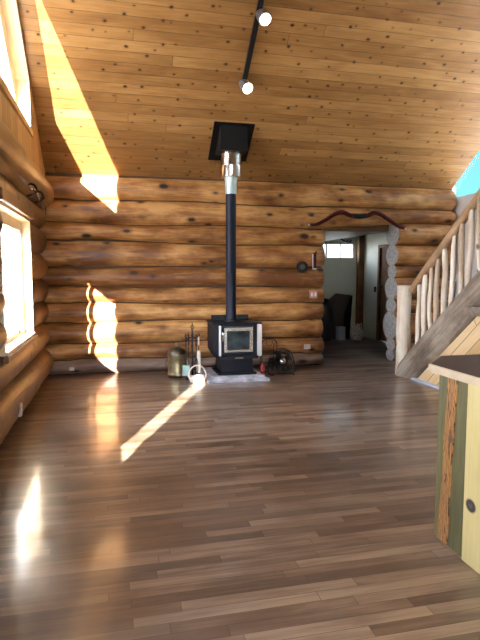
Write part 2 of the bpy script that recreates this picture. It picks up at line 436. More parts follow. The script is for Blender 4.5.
# ------------------------------------------------------------------ back wall of logs
seamL = [0, .215, .47, .78, 1.06, 1.32, 1.575, 1.985, 2.235, 2.56, 2.90]
seamM = [0, .19, .45, .76, 1.02, 1.26, 1.60, 1.94, 2.20, 2.565, 2.93]
seamR = [0, .19, .39, .83, 1.07, 1.42, 1.63, 1.97, 2.33, 2.56, 2.92]
def seam(i, x):
    if x < 3.25: t = (x+.9)/4.15; return seamL[i]*(1-t)+seamM[i]*t + (.02*math.sin(x*1.7+i*2.1) if 0 < i < 10 and -.6 < x < 3 else 0)
    t = min(1, (x-3.25)/1.3); return seamM[i]*(1-t)+seamR[i]*t
DX0, DX1 = 3.27, 4.57
core = bmesh.new()
box(core, (-1.3, 8.12, 0), (DX0-.03, 8.3, 2.95)); box(core, (DX1+.06, 8.12, 0), (5.6, 8.3, 2.95)); box(core, (DX0-.03, 8.12, 2.36), (DX1+.06, 8.3, 2.95))
wb = tag(obj('wall_back', core, M['chink']), kind='structure')
lm = [M['log'], M['butt']]
for i in range(10):
    def mk(x0, x1, dep, sd, ends=(0, 0), mats=lm):
        ov = .012
        add_log(wb, (x0, 8.2), 'x', x1-x0, lambda x: max(0.002, seam(i, x+x0)-ov), lambda x: seam(i+1, x+x0)+ov, dep, sd, mats, ends)
    mats = [M['log_grey'], M['butt']] if i == 0 else lm
    if i < 8:
        mk(-1.28, DX0+.012*math.sin(i*2.2), .165, i+1, (0, 0), mats)
        h = seamR[i+1]-seamR[i]
        mk(DX1-.02*(h/.3), 5.66, h*.42+.06, i+31, (0, .05), mats)
    else:
        mk(-1.28, 5.68, .18, i+1, (0, .12), mats)

# baseboard-like flat strip at foot of the back wall is the weathered sill log itself
# ------------------------------------------------------------------ left wall: logs, gable boards, windows
W1 = (5.03, 6.67, .80, 2.10)      # y0, y1, z0, z1
W2 = (1.06, 2.15, .84, 2.12)
wl = bmesh.new()
TX0, TX1 = -1.20, -1.08
def wallrect(bm, y0, y1, z0, z1): box(bm, (TX0, y0, z0), (TX1, y1, z1))
wallrect(wl, YF, 8.3, 0, W1[2]); wallrect(wl, YF, 8.3, W1[3], 2.8)
for a, b in ((YF, W2[0]), (W2[1], W1[0]), (W1[1], 8.3)): wallrect(wl, a, b, W1[2], W1[3])
wleft = tag(obj('wall_left', wl, M['chink']), kind='structure')
lml = [M['log_shaded'], M['butt']]
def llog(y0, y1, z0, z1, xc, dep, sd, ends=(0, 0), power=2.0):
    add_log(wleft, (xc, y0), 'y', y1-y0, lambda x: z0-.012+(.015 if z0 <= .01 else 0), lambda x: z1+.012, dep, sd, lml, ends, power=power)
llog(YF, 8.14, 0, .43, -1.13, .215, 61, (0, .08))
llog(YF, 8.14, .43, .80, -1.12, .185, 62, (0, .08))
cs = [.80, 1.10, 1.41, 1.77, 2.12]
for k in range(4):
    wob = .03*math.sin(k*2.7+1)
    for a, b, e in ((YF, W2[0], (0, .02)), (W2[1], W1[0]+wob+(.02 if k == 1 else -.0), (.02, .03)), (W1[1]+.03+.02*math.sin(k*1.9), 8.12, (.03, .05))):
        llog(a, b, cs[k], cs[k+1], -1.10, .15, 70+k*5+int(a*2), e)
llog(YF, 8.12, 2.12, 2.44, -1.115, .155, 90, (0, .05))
llog(YF, 8.16, 2.40, 2.83, -1.07, .235, 91, (0, .14))
# gable, vertical pine boards, with the trapezoid window
GX0, GX1 = -1.13, -.955
gy0, gy1, gz = 5.05, 6.87, 3.20
gt = lambda y: roof(y)-.10
g = bmesh.new()
yc = YB-(gz-.05-H)/S; yd = YF+(gz-.05-H)/S
prism(g, [(YF, 2.70), (8.3, 2.70), (8.3, roof(8.3)+.05), (yc, gz), (yd, gz), (YF, roof(YF)+.05)], 0, GX0, GX1)
prism(g, [(gy1, gz), (yc, gz), (gy1, roof(gy1)+.05)], 0, GX0, GX1)
prism(g, [(yd, gz), (gy0, gz), (gy0, roof(gy0)+.05), (YR, roof(YR)+.05)], 0, GX0, GX1)
prism(g, [(gy0, gt(gy0)), (gy1, gt(gy1)), (gy1, roof(gy1)+.05), (gy0, roof(gy0)+.05)], 0, GX0, GX1)
tag(obj('wall_left_gable', g, M['gable']), kind='structure')
# window 3 (trapezoid in the gable)
w3 = empty('window_3', (GX0, (gy0+gy1)/2, gz), kind='structure')
fr = bmesh.new(); e = .05
inner = [(gy0+e, gz+.09), (gy1-e, gz+.09), (gy1-e, gt(gy1)-.26), (gy0+e, gt(gy0)-.26)]
outer = [(gy0, gz), (gy1, gz), (gy1, gt(gy1)), (gy0, gt(gy0))]
for i in range(4):
    j = (i+1) % 4; prism(fr, [outer[i], outer[j], inner[j], inner[i]], 0, GX0-.02, GX0+.03)
part('window_frame', fr, M['jamb'], w3)
part('glass_pane', prism(bmesh.new(), inner, 0, GX0, GX0+.006), M['glass'], w3)
ln_ = bmesh.new()
for i in range(4):
    j = (i+1) % 4; a, b = Vector(outer[i]), Vector(outer[j]); cc = Vector((sum(p[0] for p in outer)/4, sum(p[1] for p in outer)/4)); nn = Vector((-(b-a).y, (b-a).x)).normalized()
    if nn.dot(cc-a) < 0: nn = -nn
    prism(ln_, [tuple(a), tuple(b), tuple(b+nn*.015), tuple(a+nn*.015)], 0, GX0+.03, GX1+.004)
part('window_jamb', ln_, M['jamb'], w3)
tr = bmesh.new(); t_ = .07
prism(tr, [(gy0-t_, gz-t_), (gy1+t_, gz-t_), (gy1+t_, gz), (gy0-t_, gz)], 0, GX1, GX1+.02)
prism(tr, [(gy0-t_, gz), (gy0, gz), (gy0, gt(gy0)), (gy0-t_, gt(gy0))], 0, GX1, GX1+.02)
part('window_trim', tr, M['pine_trim'], w3)
# lower windows
def low_window(n, y0, y1, z0, z1, mull):
    w = empty(n, (-1.2, (y0+y1)/2, z0), kind='structure')
    jb = bmesh.new()   # deep pine reveal
    xo, xi = -1.24, -.97
    for a, b in (((xo, y0-.03, z0-.035), (xi+.025, y1+.03, z0)), ((xo, y0-.03, z1), (xi, y1+.03, z1+.035)), ((xo, y0-.03, z0), (xi, y0, z1)), ((xo, y1, z0), (xi, y1+.03, z1))):
        box(jb, a, b, .004)
    part('window_jamb', jb, M['jamb'], w)
    st = bmesh.new()
    for a, b in (((-.975, y0-.1, z1+.03), (-.93, y1+.08, z1+.13)), ((-.975, y0-.1, z0-.09), (-.93, y1+.08, z0-.03))):
        box(st, a, b, .005)
    part('window_trim', st, M['dark_trim'], w)
    f = bmesh.new(); e = .055
    for a, b in (((-1.13, y0, z0), (-1.07, y1, z0+e)), ((-1.13, y0, z1-e-.06), (-1.07, y1, z1)), ((-1.13, y0, z0+e), (-1.07, y0+e, z1-e-.06)), ((-1.13, y1-e, z0+e), (-1.07, y1, z1-e-.06))):
        box(f, a, b, .003)
    part('window_frame', f, M['jamb'], w)
    part('mullion', boxbm((-1.12, mull-.035, z0+e), (-1.07, mull+.035, z1-e-.06), .004), M['bluewood'], w)
    part('glass_pane', boxbm((-1.103, y0+e, z0+e), (-1.099, y1-e, z1-e-.06)), M['glass'], w)
    h = bmesh.new(); lathe(h, [(.012, 0), (.02, .01), (.02, .03), (.01, .04)], (-1.06, mull, z0+.03), 12)
    tube(h, [(-1.06, mull, z0+.06), (-1.03, mull+.01, z0+.08), (-1.01, mull+.05, z0+.07)], .007, 8)
    part('crank_handle', h, M['steel'], w, True)
low_window('window_1', *W1, 6.22)
low_window('window_2', *W2, 1.14)

# ------------------------------------------------------------------ right wall, rear wall
r = bmesh.new()
prism(r, [(YF, 0), (8.9, 0), (8.9, 2.74), (YF, 2.74)], 0, XR+.08, XR+.2)
prism(r, [(YF, 2.74), (4.2, 2.74), (4.2, roof(4.2)+.3), (YR, roof(YR)+.3), (YF, roof(YF)+.3)], 0, XR-.02, XR+.2)
tag(obj('wall_right', r, M['white']), kind='structure')
w4 = empty('window_4', (XR+.14, 6., 2.74), kind='structure')
part('window_frame', prism(prism(bmesh.new(), [(4.2, 2.74), (8.9, 2.74), (8.9, 2.80), (4.2, 2.80)], 0, XR+.1, XR+.18), [(4.2, 2.8), (4.28, 2.8), (4.28, roof(4.28)+.1), (4.2, roof(4.2)+.1)], 0, XR+.1, XR+.18), M['white'], w4)
part('glass_pane', prism(bmesh.new(), [(4.28, 2.8), (8.9, 2.8), (8.9, 3.6), (4.28, roof(4.28)+.8)], 0, XR+.13, XR+.137), M['clearglass'], w4)
rr = bmesh.new()
box(rr, (-1.2, YF-.2, 2.15), (5.82, YF, roof(YF)+.05)); box(rr, (-1.2, YF-.2, 0), (-.4, YF, 2.15)); box(rr, (1.55, YF-.2, 0), (5.82, YF, 2.15))
tag(obj('wall_rear', rr, M['gable']), kind='structure')
w5 = empty('window_fill', (2.3, YF-.1, 0), kind='structure')  # unseen window added behind the camera to let in more light
f5 = bmesh.new()
for x in (-.4, .54, 1.48): box(f5, (x, YF-.14, 0), (x+.07, YF-.06, 2.15))
box(f5, (-.4, YF-.14, 2.08), (1.55, YF-.06, 2.15)); box(f5, (-.4, YF-.14, 0), (1.55, YF-.06, .08))
part('window_frame', f5, M['jamb'], w5)
part('glass_pane', boxbm((-.33, YF-.103, .08), (1.48, YF-.097, 2.08)), M['glass'], w5)
tag(obj('ceiling_sun_block', boxbm((-2.2, YF-3.2, 2.42), (6.8, YF-.2, 2.55)), M['sun_block']), kind='structure')  # unseen roof added outside to keep sun off the rear glass
tag(obj('ground', boxbm((-60, -60, -.62), (60, 60, -.5)), M['ground']), kind='structure')

# ------------------------------------------------------------------ entry hall behind the doorway
HY = 11.65; HX = 5.68
hc = lambda x: 2.22+.36*(x-4.57)
h = bmesh.new(); wx0, wx1, wz0, wz1 = 4.56, 5.48, 1.84, 2.20
prism(h, [(3.0, 0), (HX+.1, 0), (HX+.1, wz0), (3.0, wz0)], 1, HY, HY+.12)
prism(h, [(3.0, wz0), (wx0, wz0), (wx0, 2.6), (3.0, 2.6)], 1, HY, HY+.12)
prism(h, [(wx1, wz0), (HX+.1, wz0), (HX+.1, 3.0), (wx1, 3.0)], 1, HY, HY+.12)
prism(h, [(wx0, wz1), (wx1, wz1), (wx1, 2.8), (wx0, 2.6)], 1, HY, HY+.12)
tag(obj('wall_hall_back', h, M['hallwall']), kind='structure')
h = bmesh.new(); dy0, dy1 = 9.75, 10.80
box(h, (HX, dy1, 0), (HX+.12, HY+.1, 3.)); box(h, (HX, 8.3, 0), (HX+.12, dy0, 3.)); box(h, (HX, dy0, 2.12), (HX+.12, dy1, 3.))
tag(obj('wall_hall_right', h, M['hallwall']), kind='structure')
tag(obj('wall_hall_left', boxbm((2.9, 8.3, 0), (3.0, HY+.1, 2.6)), M['hallwall']), kind='structure')
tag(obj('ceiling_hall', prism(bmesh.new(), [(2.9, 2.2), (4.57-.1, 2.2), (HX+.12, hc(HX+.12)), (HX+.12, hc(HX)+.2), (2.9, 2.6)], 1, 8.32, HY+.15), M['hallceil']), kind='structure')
w6 = empty('window_6', (4.97, HY, wz0), kind='structure')
f = bmesh.new()
for a, b in (((wx0, HY+.02, wz0), (wx1, HY+.09, wz0+.03)), ((wx0, HY+.02, wz1-.03), (wx1, HY+.09, wz1)), ((wx0, HY+.02, wz0), (wx0+.03, HY+.09, wz1)), ((wx1-.03, HY+.02, wz0), (wx1, HY+.09, wz1)),
             ((4.76, HY+.02, wz0), (4.81, HY+.09, wz1)), ((5.13, HY+.02, wz0), (5.16, HY+.09, wz1))): box(f, a, b)
part('window_frame', f, M['whiteplastic'], w6)
part('glass_pane', boxbm((wx0+.03, HY+.05, wz0+.03), (wx1-.03, HY+.056, wz1-.03)), M['glass'], w6)
tag(obj('trim_1', boxbm((HX-.14, HY-.14, 0), (HX, HY, hc(HX)-.03), .01), M['hallwood']), kind='structure')
d = empty('door_1', (HX+.05, (dy0+dy1)/2, 0), kind='structure')
part('door_leaf', boxbm((HX+.02, dy0+.06, .01), (HX+.06, dy1-.06, 2.05), .004), M['hallwood'], d)
f = bmesh.new()
for a, b in (((HX-.025, dy1-.06, 0), (HX+.12, dy1+.02, 2.12)), ((HX-.025, dy0-.02, 0), (HX+.12, dy0+.06, 2.12)), ((HX-.025, dy0+.06, 2.05), (HX+.12, dy1-.06, 2.12))): box(f, a, b, .004)
part('door_frame', f, M['hallwood'], d)
k = bmesh.new(); lathe(k, [(.012, 0), (.012, .03), (.03, .04), (.034, .06), (.02, .075)], seg=16, mat=Matrix.Translation((HX+.02, dy1-.15, 1.22)) @ Matrix.Rotation(-PI/2, 4, 'Y'))
part('door_knob', k, M['darkmetal'], d, True)
sw = empty('light_switch', (HX, 10.95, 1.14), 'small dark switch plate on the pale hall wall beside the brown door', 'light switch')
part('plate', boxbm((HX-.012, 10.91, 1.08), (HX, 10.99, 1.20), .003), M['box'], sw)
part('toggle', boxbm((HX-.03, 10.94, 1.125), (HX-.01, 10.96, 1.155), .003), M['darkmetal'], sw)

# baseboard of the stair panelling + stair
# ------------------------------------------------------------------ staircase
SX = 4.02
st = empty('staircase', (SX, 6.9, 0), 'log staircase with thick grey stringer and peeled branch balusters on the right', 'staircase')
ZC = lambda y: .685+.795*(6.08-y)        # stringer centre line height
# stringer: big log clipped by a plumb cut and the floor
def stringer(xc, label=None):
    bm = bmesh.new(); n = 60; rings = []; y0, y1 = 7.9, 1.6
    ang = math.atan(.795)
    for i in range(n+1):
        y = y0+(y1-y0)*i/n; ring = []
        for a in range(28):
            th = 2*PI*a/28; c, s = math.cos(th), math.sin(th)
            b = 1+.05*noise.noise(Vector((y*1.1, c*1.4+xc, s*1.4)))
            u = .225*s*b; w = .15*c*b
            ring.append(bm.verts.new((xc+w, y+u*math.sin(ang), ZC(y)+u*math.cos(ang))))
        rings.append(ring)
    for i in range(n):
        for k in range(28): bm.faces.new((rings[i][k], rings[i][(k+1) % 28], rings[i+1][(k+1) % 28], rings[i+1][k]))
    bm.faces.new(rings[0]); bm.faces.new(rings[-1][::-1])
    for co, no in (((0, 7.02, 0), (0, 1, 0)), ((0, 0, .001), (0, 0, -1))):
        gg = bm.verts[:]+bm.edges[:]+bm.faces[:]
        rr = bmesh.ops.bisect_plane(bm, geom=gg, plane_co=co, plane_no=no, clear_outer=True)
        ed = [q for q in rr['geom_cut'] if isinstance(q, bmesh.types.BMEdge)]
        bmesh.ops.edgeloop_fill(bm, edges=ed)
    bmesh.ops.recalc_face_normals(bm, faces=bm.faces[:])
    # local frame with X along the log
    cen = Vector((xc, 5., ZC(5.)))
    R = Matrix.Rotation(-PI/2, 4, 'Z') @ Matrix.Rotation(0, 4, 'X')
    dirv = Vector((0, -1, .795)).normalized(); upv = Vector((0, .795, 1)).normalized(); sv = upv.cross(dirv)
    Rm = Matrix((dirv, sv, upv)).transposed()
    for v in bm.verts: v.co = Rm.inverted() @ (v.co-cen)
    me = bpy.data.meshes.new('stringer'); bm.to_mesh(me); bm.free(); me.materials.append(M['stringer'])
    o = bpy.data.objects.new('stringer', me); C.objects.link(o)
    smooth_by_angle(o, .7)
    o.parent = st; o.location = cen-Vector(st.location); o.rotation_euler = Rm.to_euler()
    return o
stringer(SX+.12)
stringer(SX+1.1)
# treads
for i in range(9):
    z = .30+i*.19; y = 6.95-i*.19/.795
    if i == 0: y = 6.93
    t = boxbm((SX+.2, y-.30, z-.06), (SX+1.02, y+.02, z), .008)
    part('tread', t, M['peeled'], st)
# newel
def wob_post(x, y, z0, z1, rr, seed, wob=.01, seg=14, n=14, xd=0, yd=0, taper=.9):
    pts, rs = [], []
    for i in range(n+1):
        t = i/n; z = z0+(z1-z0)*t
        pts.append((x+xd*t+wob*noise.noise(Vector((z*2.2, seed*3.3, 1))), y+yd*t+wob*noise.noise(Vector((z*2.2, seed*5.1, 7))), z))
        rs.append(rr*(1-(1-taper)*t)*(1+.12*noise.noise(Vector((z*5, seed*1.7, 3)))))
    return pts, rs
def branch(name, pts, rs, mat, root, seg=14):
    """tube whose local X follows the branch (so the grain runs along it)"""
    a, b = Vector(pts[0]), Vector(pts[-1]); d = (b-a).normalized(); cen = (a+b)/2
    s = d.orthogonal().normalized(); u = s.cross(d)*-1; u = d.cross(s)
    Rm = Matrix((d, s, u)).transposed()
    inv = Rm.inverted()
    bm = tube(bmesh.new(), [inv @ (Vector(p)-cen) for p in pts], rs, seg)
    me = bpy.data.meshes.new(name); bm.to_mesh(me); bm.free(); me.materials.append(mat)
    o = bpy.data.objects.new(name, me); C.objects.link(o); smooth_by_angle(o, .8)
    o.parent = root; o.location = cen-world_of(root); o.rotation_euler = Rm.to_euler()
    return o
p, q = wob_post(SX+.12, 7.06, .0, 1.32, .105, 5, .02, taper=.95)
branch('newel_post', p, q, M['peeled'], st, 20)
# handrail
ZR = lambda y: 1.30+.83*(6.80-y)
pts = [(SX+.12+.02*noise.noise(Vector((y, 3, 1))), y, ZR(y)+.02*noise.noise(Vector((y*1.3, 8, 1)))) for y in [6.86-.25*i for i in range(22)]]
branch('handrail', pts, [.055*(1+.08*noise.noise(Vector((i, 2, 2)))) for i in range(22)], M['rail'], st)
by = [6.68, 6.53, 6.39, 6.24, 6.09, 5.92, 5.76, 5.60, 5.44, 5.28, 5.12, 4.96, 4.80]
for i, y in enumerate(by):
    zt = ZR(y)-.01; zb = ZC(y)+.16
    p, q = wob_post(SX+.12, y+.01, zb, zt, .036+.005*math.sin(i*2.1), 20+i, .035, n=12, taper=.92)
    # thin tenon at both ends
    q[0] *= .8; q[-1] *= .55; q[-2] *= .85
    branch('baluster', p, q, M['peeled'], st, 12)
# panelling beneath the stringer
tri = prism(bmesh.new(), [(6.62, 0), (1.7, 0), (1.7, 3.6), (6.62, ZC(6.62)-.05)], 0, SX+.01, SX+.05)
tag(obj('wall_stair_panel', prism(bmesh.new(), [(6.60, 0), (1.7, 0), (1.7, ZC(1.7)-.02), (6.60, ZC(6.60)-.02)], 0, SX+.06, SX+.11), M['stairpanel']), kind='structure')
tri.free()
tag(obj('trim_2', boxbm((SX-.10, 3.0, 1.02), (SX+.08, 5.40, 1.12), .006), M['stringer']), kind='structure')
tag(obj('baseboard_right', boxbm((SX+.02, 1.8, 0), (SX+.06, 6.98, .035), .004), M['pale']), kind='structure')

# ------------------------------------------------------------------ counter in the right foreground
FX = 1.757
ct = empty('kitchen_counter', (2.4, 1.9, 0), 'kitchen counter with dark plum top and green and pale pine end panels', 'counter')
part('countertop', prism(bmesh.new(), [(1.70, 2.60), (1.92, 2.83), (3.4, 2.83), (3.4, .9), (1.70, .9)], 2, .962, 1.0), M['laminate'], ct)
eg = bmesh.new()
prism(eg, [(1.70, 2.60), (1.70, .9), (1.687, .9), (1.687, 2.607)], 2, .955, .998)
prism(eg, [(1.70, 2.60), (1.687, 2.607), (1.915, 2.844), (1.92, 2.83)], 2, .955, .998)
prism(eg, [(1.92, 2.83), (1.915, 2.844), (3.4, 2.844), (3.4, 2.83)], 2, .955, .998)
part('countertop_edging', eg, M['edge'], ct)
part('cabinet_body', boxbm((FX+.02, .95, 0), (3.35, 2.575, .962)), M['green'], ct)
# y positions of the face pieces (bottom, top)
part('green_panel', prism(bmesh.new(), [(2.605, 0), (2.605, .962), (2.36, .962), (2.36, 0)], 0, FX, FX+.02), M['green'], ct)
n = 16; left = []; right = []
for i in range(n+1):
    t = i/n; z = .004+t*.95
    left.append((2.56-.045*t+.010*noise.noise(Vector((t*4, 1, 0))), z)); right.append((2.48-.04*t+.012*noise.noise(Vector((t*5, 9, 0))), z))
part('bark_strip', prism(bmesh.new(), left+right[::-1], 0, FX-.008, FX+.005), M['bark'], ct, label='orange brown figured wood strip let into the green panel')
pn = boxbm((FX-.022, .97, 0.002), (FX, 2.33, .95), .003)
part('pine_panel', pn, M['knotpine'], ct, label='pale yellow pine panel with a black-ringed knot')
# fix knot position: object coords are relative to the root
nt = M['knotpine'].node_tree
# ------------------------------------------------------------------ stove
HR = empty('hearth_stone', (1.66, 7.45, 0), 'pale blue-grey stone slab on the floor beneath the black stove', 'hearth')
def slab(x0, x1, y0, y1, z0, z1, sd):
    pts = []
    for (a, b2), n in ((((x0, y0), (x1, y0)), 9), (((x1, y0), (x1, y1)), 8), (((x1, y1), (x0, y1)), 9), (((x0, y1), (x0, y0)), 8)):
        for i in range(n):
            t = i/n; x = a[0]+(b2[0]-a[0])*t; y = a[1]+(b2[1]-a[1])*t
            pts.append((x+.03*noise.noise(Vector((x*6, y*6, sd))), y+.03*noise.noise(Vector((x*6, y*6, sd+9)))))
    bm = prism(bmesh.new(), pts, 2, z0, z1)
    bmesh.ops.bevel(bm, geom=[e for e in bm.edges if abs(e.verts[0].co.z-z1) < 1e-5 and abs(e.verts[1].co.z-z1) < 1e-5], offset=.008, segments=2, affect='EDGES')
    return bm
part('lower_slab', slab(1.21, 2.05, 7.04, 7.92, 0, .045, 1), M['stone'], HR)
part('upper_slab', slab(1.27, 2.0, 7.08, 7.88, .045, .075, 2), M['stone'], HR)
z0 = .075
sv = empty('wood_stove', (1.61, 7.45, z0), 'black wood stove with silver-framed glass door on a pedestal', 'stove')
xa, xb, ya, yb2 = 1.27, 1.97, 7.20, 7.72
part('base_plate', boxbm((1.33, 7.17, z0), (1.91, 7.70, z0+.03), .006), M['stove'], sv)
part('pedestal', boxbm((1.39, 7.22, z0+.03), (1.86, 7.66, .31), .008), M['stove'], sv)
bd = bmesh.new()
prism(bd, [(xa, .42), (1.33, .31), (1.91, .31), (xb, .42), (xb, .83), (xa, .83)], 1, ya, yb2)
part('firebox', bd, M['stove'], sv)
part('top_plate', boxbm((xa-.02, ya-.02, .83), (xb+.02, yb2+.02, .85), .005), M['stove'], sv)
part('heat_shield', boxbm((1.33, 7.74, .40), (1.93, 7.76, .93), .003), M['iron'], sv)
# ash lip
part('ash_lip', prism(bmesh.new(), [(1.31, 7.20), (1.93, 7.20), (1.90, 7.08), (1.34, 7.08)], 2, .33, .365), M['stove'], sv)
dr = part('stove_door', prism(bmesh.new(), [(1.38, .39), (1.87, .39), (1.87, .80), (1.38, .80)], 1, 7.165, 7.20), M['stove'], sv)
f = bmesh.new()
for a, b in (((1.415, 7.15, .42), (1.845, 7.168, .455)), ((1.415, 7.15, .735), (1.845, 7.168, .785)), ((1.415, 7.15, .455), (1.455, 7.168, .735)), ((1.795, 7.15, .455), (1.845, 7.168, .735))): box(f, a, b, .003)
part('door_frame', f, M['chrome'], dr, label='polished silver door frame')
part('door_glass', boxbm((1.455, 7.156, .455), (1.795, 7.166, .735)), M['ovenglass'], dr)
hd = bmesh.new(); tube(hd, smoothpts([(1.395, 7.16, .60), (1.385, 7.11, .60), (1.385, 7.10, .64), (1.385, 7.105, .69)]), .009, 10)
lathe(hd, [(.012, 0), (.016, .01), (.016, .035), (.01, .045)], (1.385, 7.105, .68), 12)
part('door_handle', hd, M['chrome'], dr, True)
part('side_trim', boxbm((1.338, 7.14, .36), (1.366, 7.185, .815), .004), M['lit_trim'], sv)
part('side_trim', boxbm((1.915, 7.10, .36), (1.965, 7.19, .83), .004), M['lit_trim'], sv)
lt = bmesh.new(); box(lt, (1.56, 7.068, .338), (1.68, 7.08, .356), .003); part('air_control', lt, M['chrome'], sv)
sv.scale = (.955, 1, .945); sv.location.x = 1.631
# flue
PX, PY = 1.615, 7.50
fl = empty('stovepipe', (PX, PY, .81), 'tall black stovepipe running from stove to ceiling box', 'stovepipe')
zc = roof(PY)
part('pipe', lathe(bmesh.new(), [(.10, .810), (.10, .83), (.074, .835), (.074, 1.5), (.0755, 1.503), (.0755, 1.52), (.074, 1.523), (.074, 2.63)], (PX, PY, 0), 36), M['pipe'], fl, True)
part('steel_collar', lathe(bmesh.new(), [(.082, 2.62), (.084, 2.72), (.082, 2.725), (.084, 2.74), (.086, 2.80), (.10, 2.86)], (PX, PY, 0), 36), M['band'], fl, True, 'pale steel adapter collar')
part('steel_sleeve', lathe(bmesh.new(), [(.09, 2.85), (.14, 2.855), (.145, 2.865), (.145, 3.0), (.147, 3.005), (.147, 3.015), (.145, 3.02), (.145, 3.187)], (PX, PY, 0), 40), M['steel'], fl, True, 'shiny insulated steel pipe section')
# ceiling box: square plate parallel to the ceiling plus box
bx = empty('ceiling_support_box', (PX, PY, zc), 'black square support box where the stovepipe meets the sloping ceiling', 'flue box')
ang = math.atan(S)
Rb = Matrix.Translation((1.625, 7.55, roof(7.55))) @ Matrix.Rotation(-ang, 4, 'X')
b_ = boxbm((-.285, -.33, -.02), (.285, .33, .0), .003); b_.transform(Rb); part('flange_plate', b_, M['box'], bx)
hz = roof(7.30)
b2 = prism(bmesh.new(), [(7.31, roof(7.31)-.01), (7.31, 3.19), (7.69, 3.19), (7.69, roof(7.69)-.01)], 0, 1.43, 1.81)
part('box_housing', b2, M['box'], bx)

# ------------------------------------------------------------------ around the stove
# brass lidded bucket
bk = empty('coal_scuttle', (.835, 7.62, 0), 'round aged brass coal bucket with domed dark lid left of the stove', 'bucket')
prof = [(.128, .03), (.137, .04), (.137, .06), (.13, .07), (.132, .18), (.13, .31), (.136, .32), (.136, .34)]
part('bucket_body', lathe(bmesh.new(), prof, (.835, 7.62, 0), 32), M['brass'], bk, True)
ld = part('lid', lathe(bmesh.new(), [(.14, .34), (.142, .355), (.125, .39), (.08, .425), (.03, .44)], (.835, 7.62, 0), 32), M['darkmetal'], bk, True)
part('lid_knob', lathe(bmesh.new(), [(.012, .438), (.012, .45), (.026, .465), (.028, .485), (.014, .50)], (.835, 7.62, 0), 16), M['brass'], ld, True)
for a in (0.8, 2.9, 5.0):
    part('foot', lathe(bmesh.new(), [(.008, 0), (.018, .01), (.014, .034)], (0.835+.11*math.cos(a), 7.62+.11*math.sin(a), 0), 10), M['darkmetal'], bk, True)
for s in (-1, 1):
    part('side_handle', tube(bmesh.new(), smoothpts([(0.835+s*.135, 7.60, .26), (0.835+s*.165, 7.58, .24), (0.835+s*.165, 7.58, .18), (0.835+s*.135, 7.60, .17)]), .006, 8), M['darkmetal'], bk, True)

# fire tool stand
tx, ty = 1.035, 7.42
fs = empty('fire_tool_stand', (tx, ty, 0), 'tall black wrought iron fire tool stand beside the brass bucket', 'tool stand')
part('base', lathe(bmesh.new(), [(.10, 0), (.10, .012), (.05, .02), (.02, .03)], (tx, ty, 0), 24), M['iron'], fs, True)
pole = bmesh.new()
for ph in (0, PI): tube(pole, [(tx+.008*math.cos(ph+z*40), ty+.008*math.sin(ph+z*40), z) for z in [.03+.012*i for i in range(56)]], .008, 8)
part('pole', pole, M['iron'], fs, True)
cr = bmesh.new()
for a in range(4):
    c, s = math.cos(a*PI/2+.4), math.sin(a*PI/2+.4)
    tube(cr, smoothpts([(tx, ty, .60), (tx+.06*c, ty+.06*s, .585), (tx+.105*c, ty+.105*s, .60), (tx+.115*c, ty+.115*s, .635), (tx+.10*c, ty+.10*s, .65)]), .006, 8)
part('hook_crown', cr, M['iron'], fs, True)
fb = bmesh.new()
for k in range(5):
    a0 = k*2*PI/5
    tube(fb, [(tx+.022*math.sin(PI*t)*math.cos(a0+3*t), ty+.022*math.sin(PI*t)*math.sin(a0+3*t), .69+.09*t) for t in [i/10 for i in range(11)]], .004, 6)
tube(fb, [(tx, ty, .68), (tx, ty, .69)], .01, 8); tube(fb, [(tx, ty, .775), (tx, ty, .82)], [.008, .003], 8)
part('finial', fb, M['iron'], fs, True)
def hookpt(a): return tx+.105*math.cos(a*PI/2+.4), ty+.105*math.sin(a*PI/2+.4)
def tool(name, a, label, cat, head):
    x, y = hookpt(a); t = empty(name, (x, y, .1), label, cat)
    hb = bmesh.new(); tube(hb, [(x+.014*math.cos(u), y, .615+.016*math.sin(u)) for u in [2*PI*i/14 for i in range(14)]], .004, 6, closed=True)
    part('hanging_loop', hb, M['iron'], t, True)
    hh = lathe(bmesh.new(), [(.007, .47), (.011, .49), (.009, .53), (.012, .57), (.008, .60)], (x, y, 0), 12); part('grip', hh, M['iron'] if name != 'hearth_brush' else M['cream'], t, True)
    part('shaft', tube(bmesh.new(), [(x, y, .47), (x, y, .20)], .0055, 8), M['iron'], t, True)
    head(x, y, t)
def sh(x, y, t):
    b = bmesh.new(); prism(b, [(x-.045, .21), (x+.045, .21), (x+.05, .17), (x+.045, .055), (x-.045, .055), (x-.05, .17)], 1, y-.004, y+.004)
    for s in (-1, 1): box(b, (x+s*.048-.003, y-.03, .06), (x+s*.048+.003, y, .2))
    box(b, (x-.045, y-.03, .2), (x+.045, y, .206))
    part('shovel_pan', b, M['aqua'], t, label='pale aqua shovel pan')
def br(x, y, t):
    part('brush_head', lathe(bmesh.new(), [(.01, .40), (.026, .38), (.03, .30), (.036, .14), (.034, .08)], (x, y, 0), 18), M['cream'], t, True, 'cream brush bristles')
def pk(x, y, t):
    b = bmesh.new(); tube(b, smoothpts([(x, y, .2), (x, y, .12), (x+.02, y, .09), (x+.045, y, .11)]), .006, 8); tube(b, [(x, y, .13), (x, y, .05)], [.006, .002], 8); part('poker_point', b, M['iron'], t, True)
def tg(x, y, t):
    b = bmesh.new()
    for s in (-1, 1): tube(b, smoothpts([(x, y, .32), (x+s*.02, y, .25), (x+s*.022, y, .14), (x+s*.006, y, .07)]), .005, 8)
    part('tong_arm', b, M['iron'], t, True)
tool('fire_shovel', 2, 'fire shovel with a pale aqua pan hanging at the left of the tool stand', 'shovel', sh)
tool('hearth_brush', 0, 'cream hearth brush hanging from the right side of the tool stand', 'brush', br)
tool('fire_poker', 1, 'black iron poker hanging at the back of the tool stand', 'poker', pk)
tool('fire_tongs', 3, 'black iron tongs hanging at the front of the tool stand', 'tongs', tg)
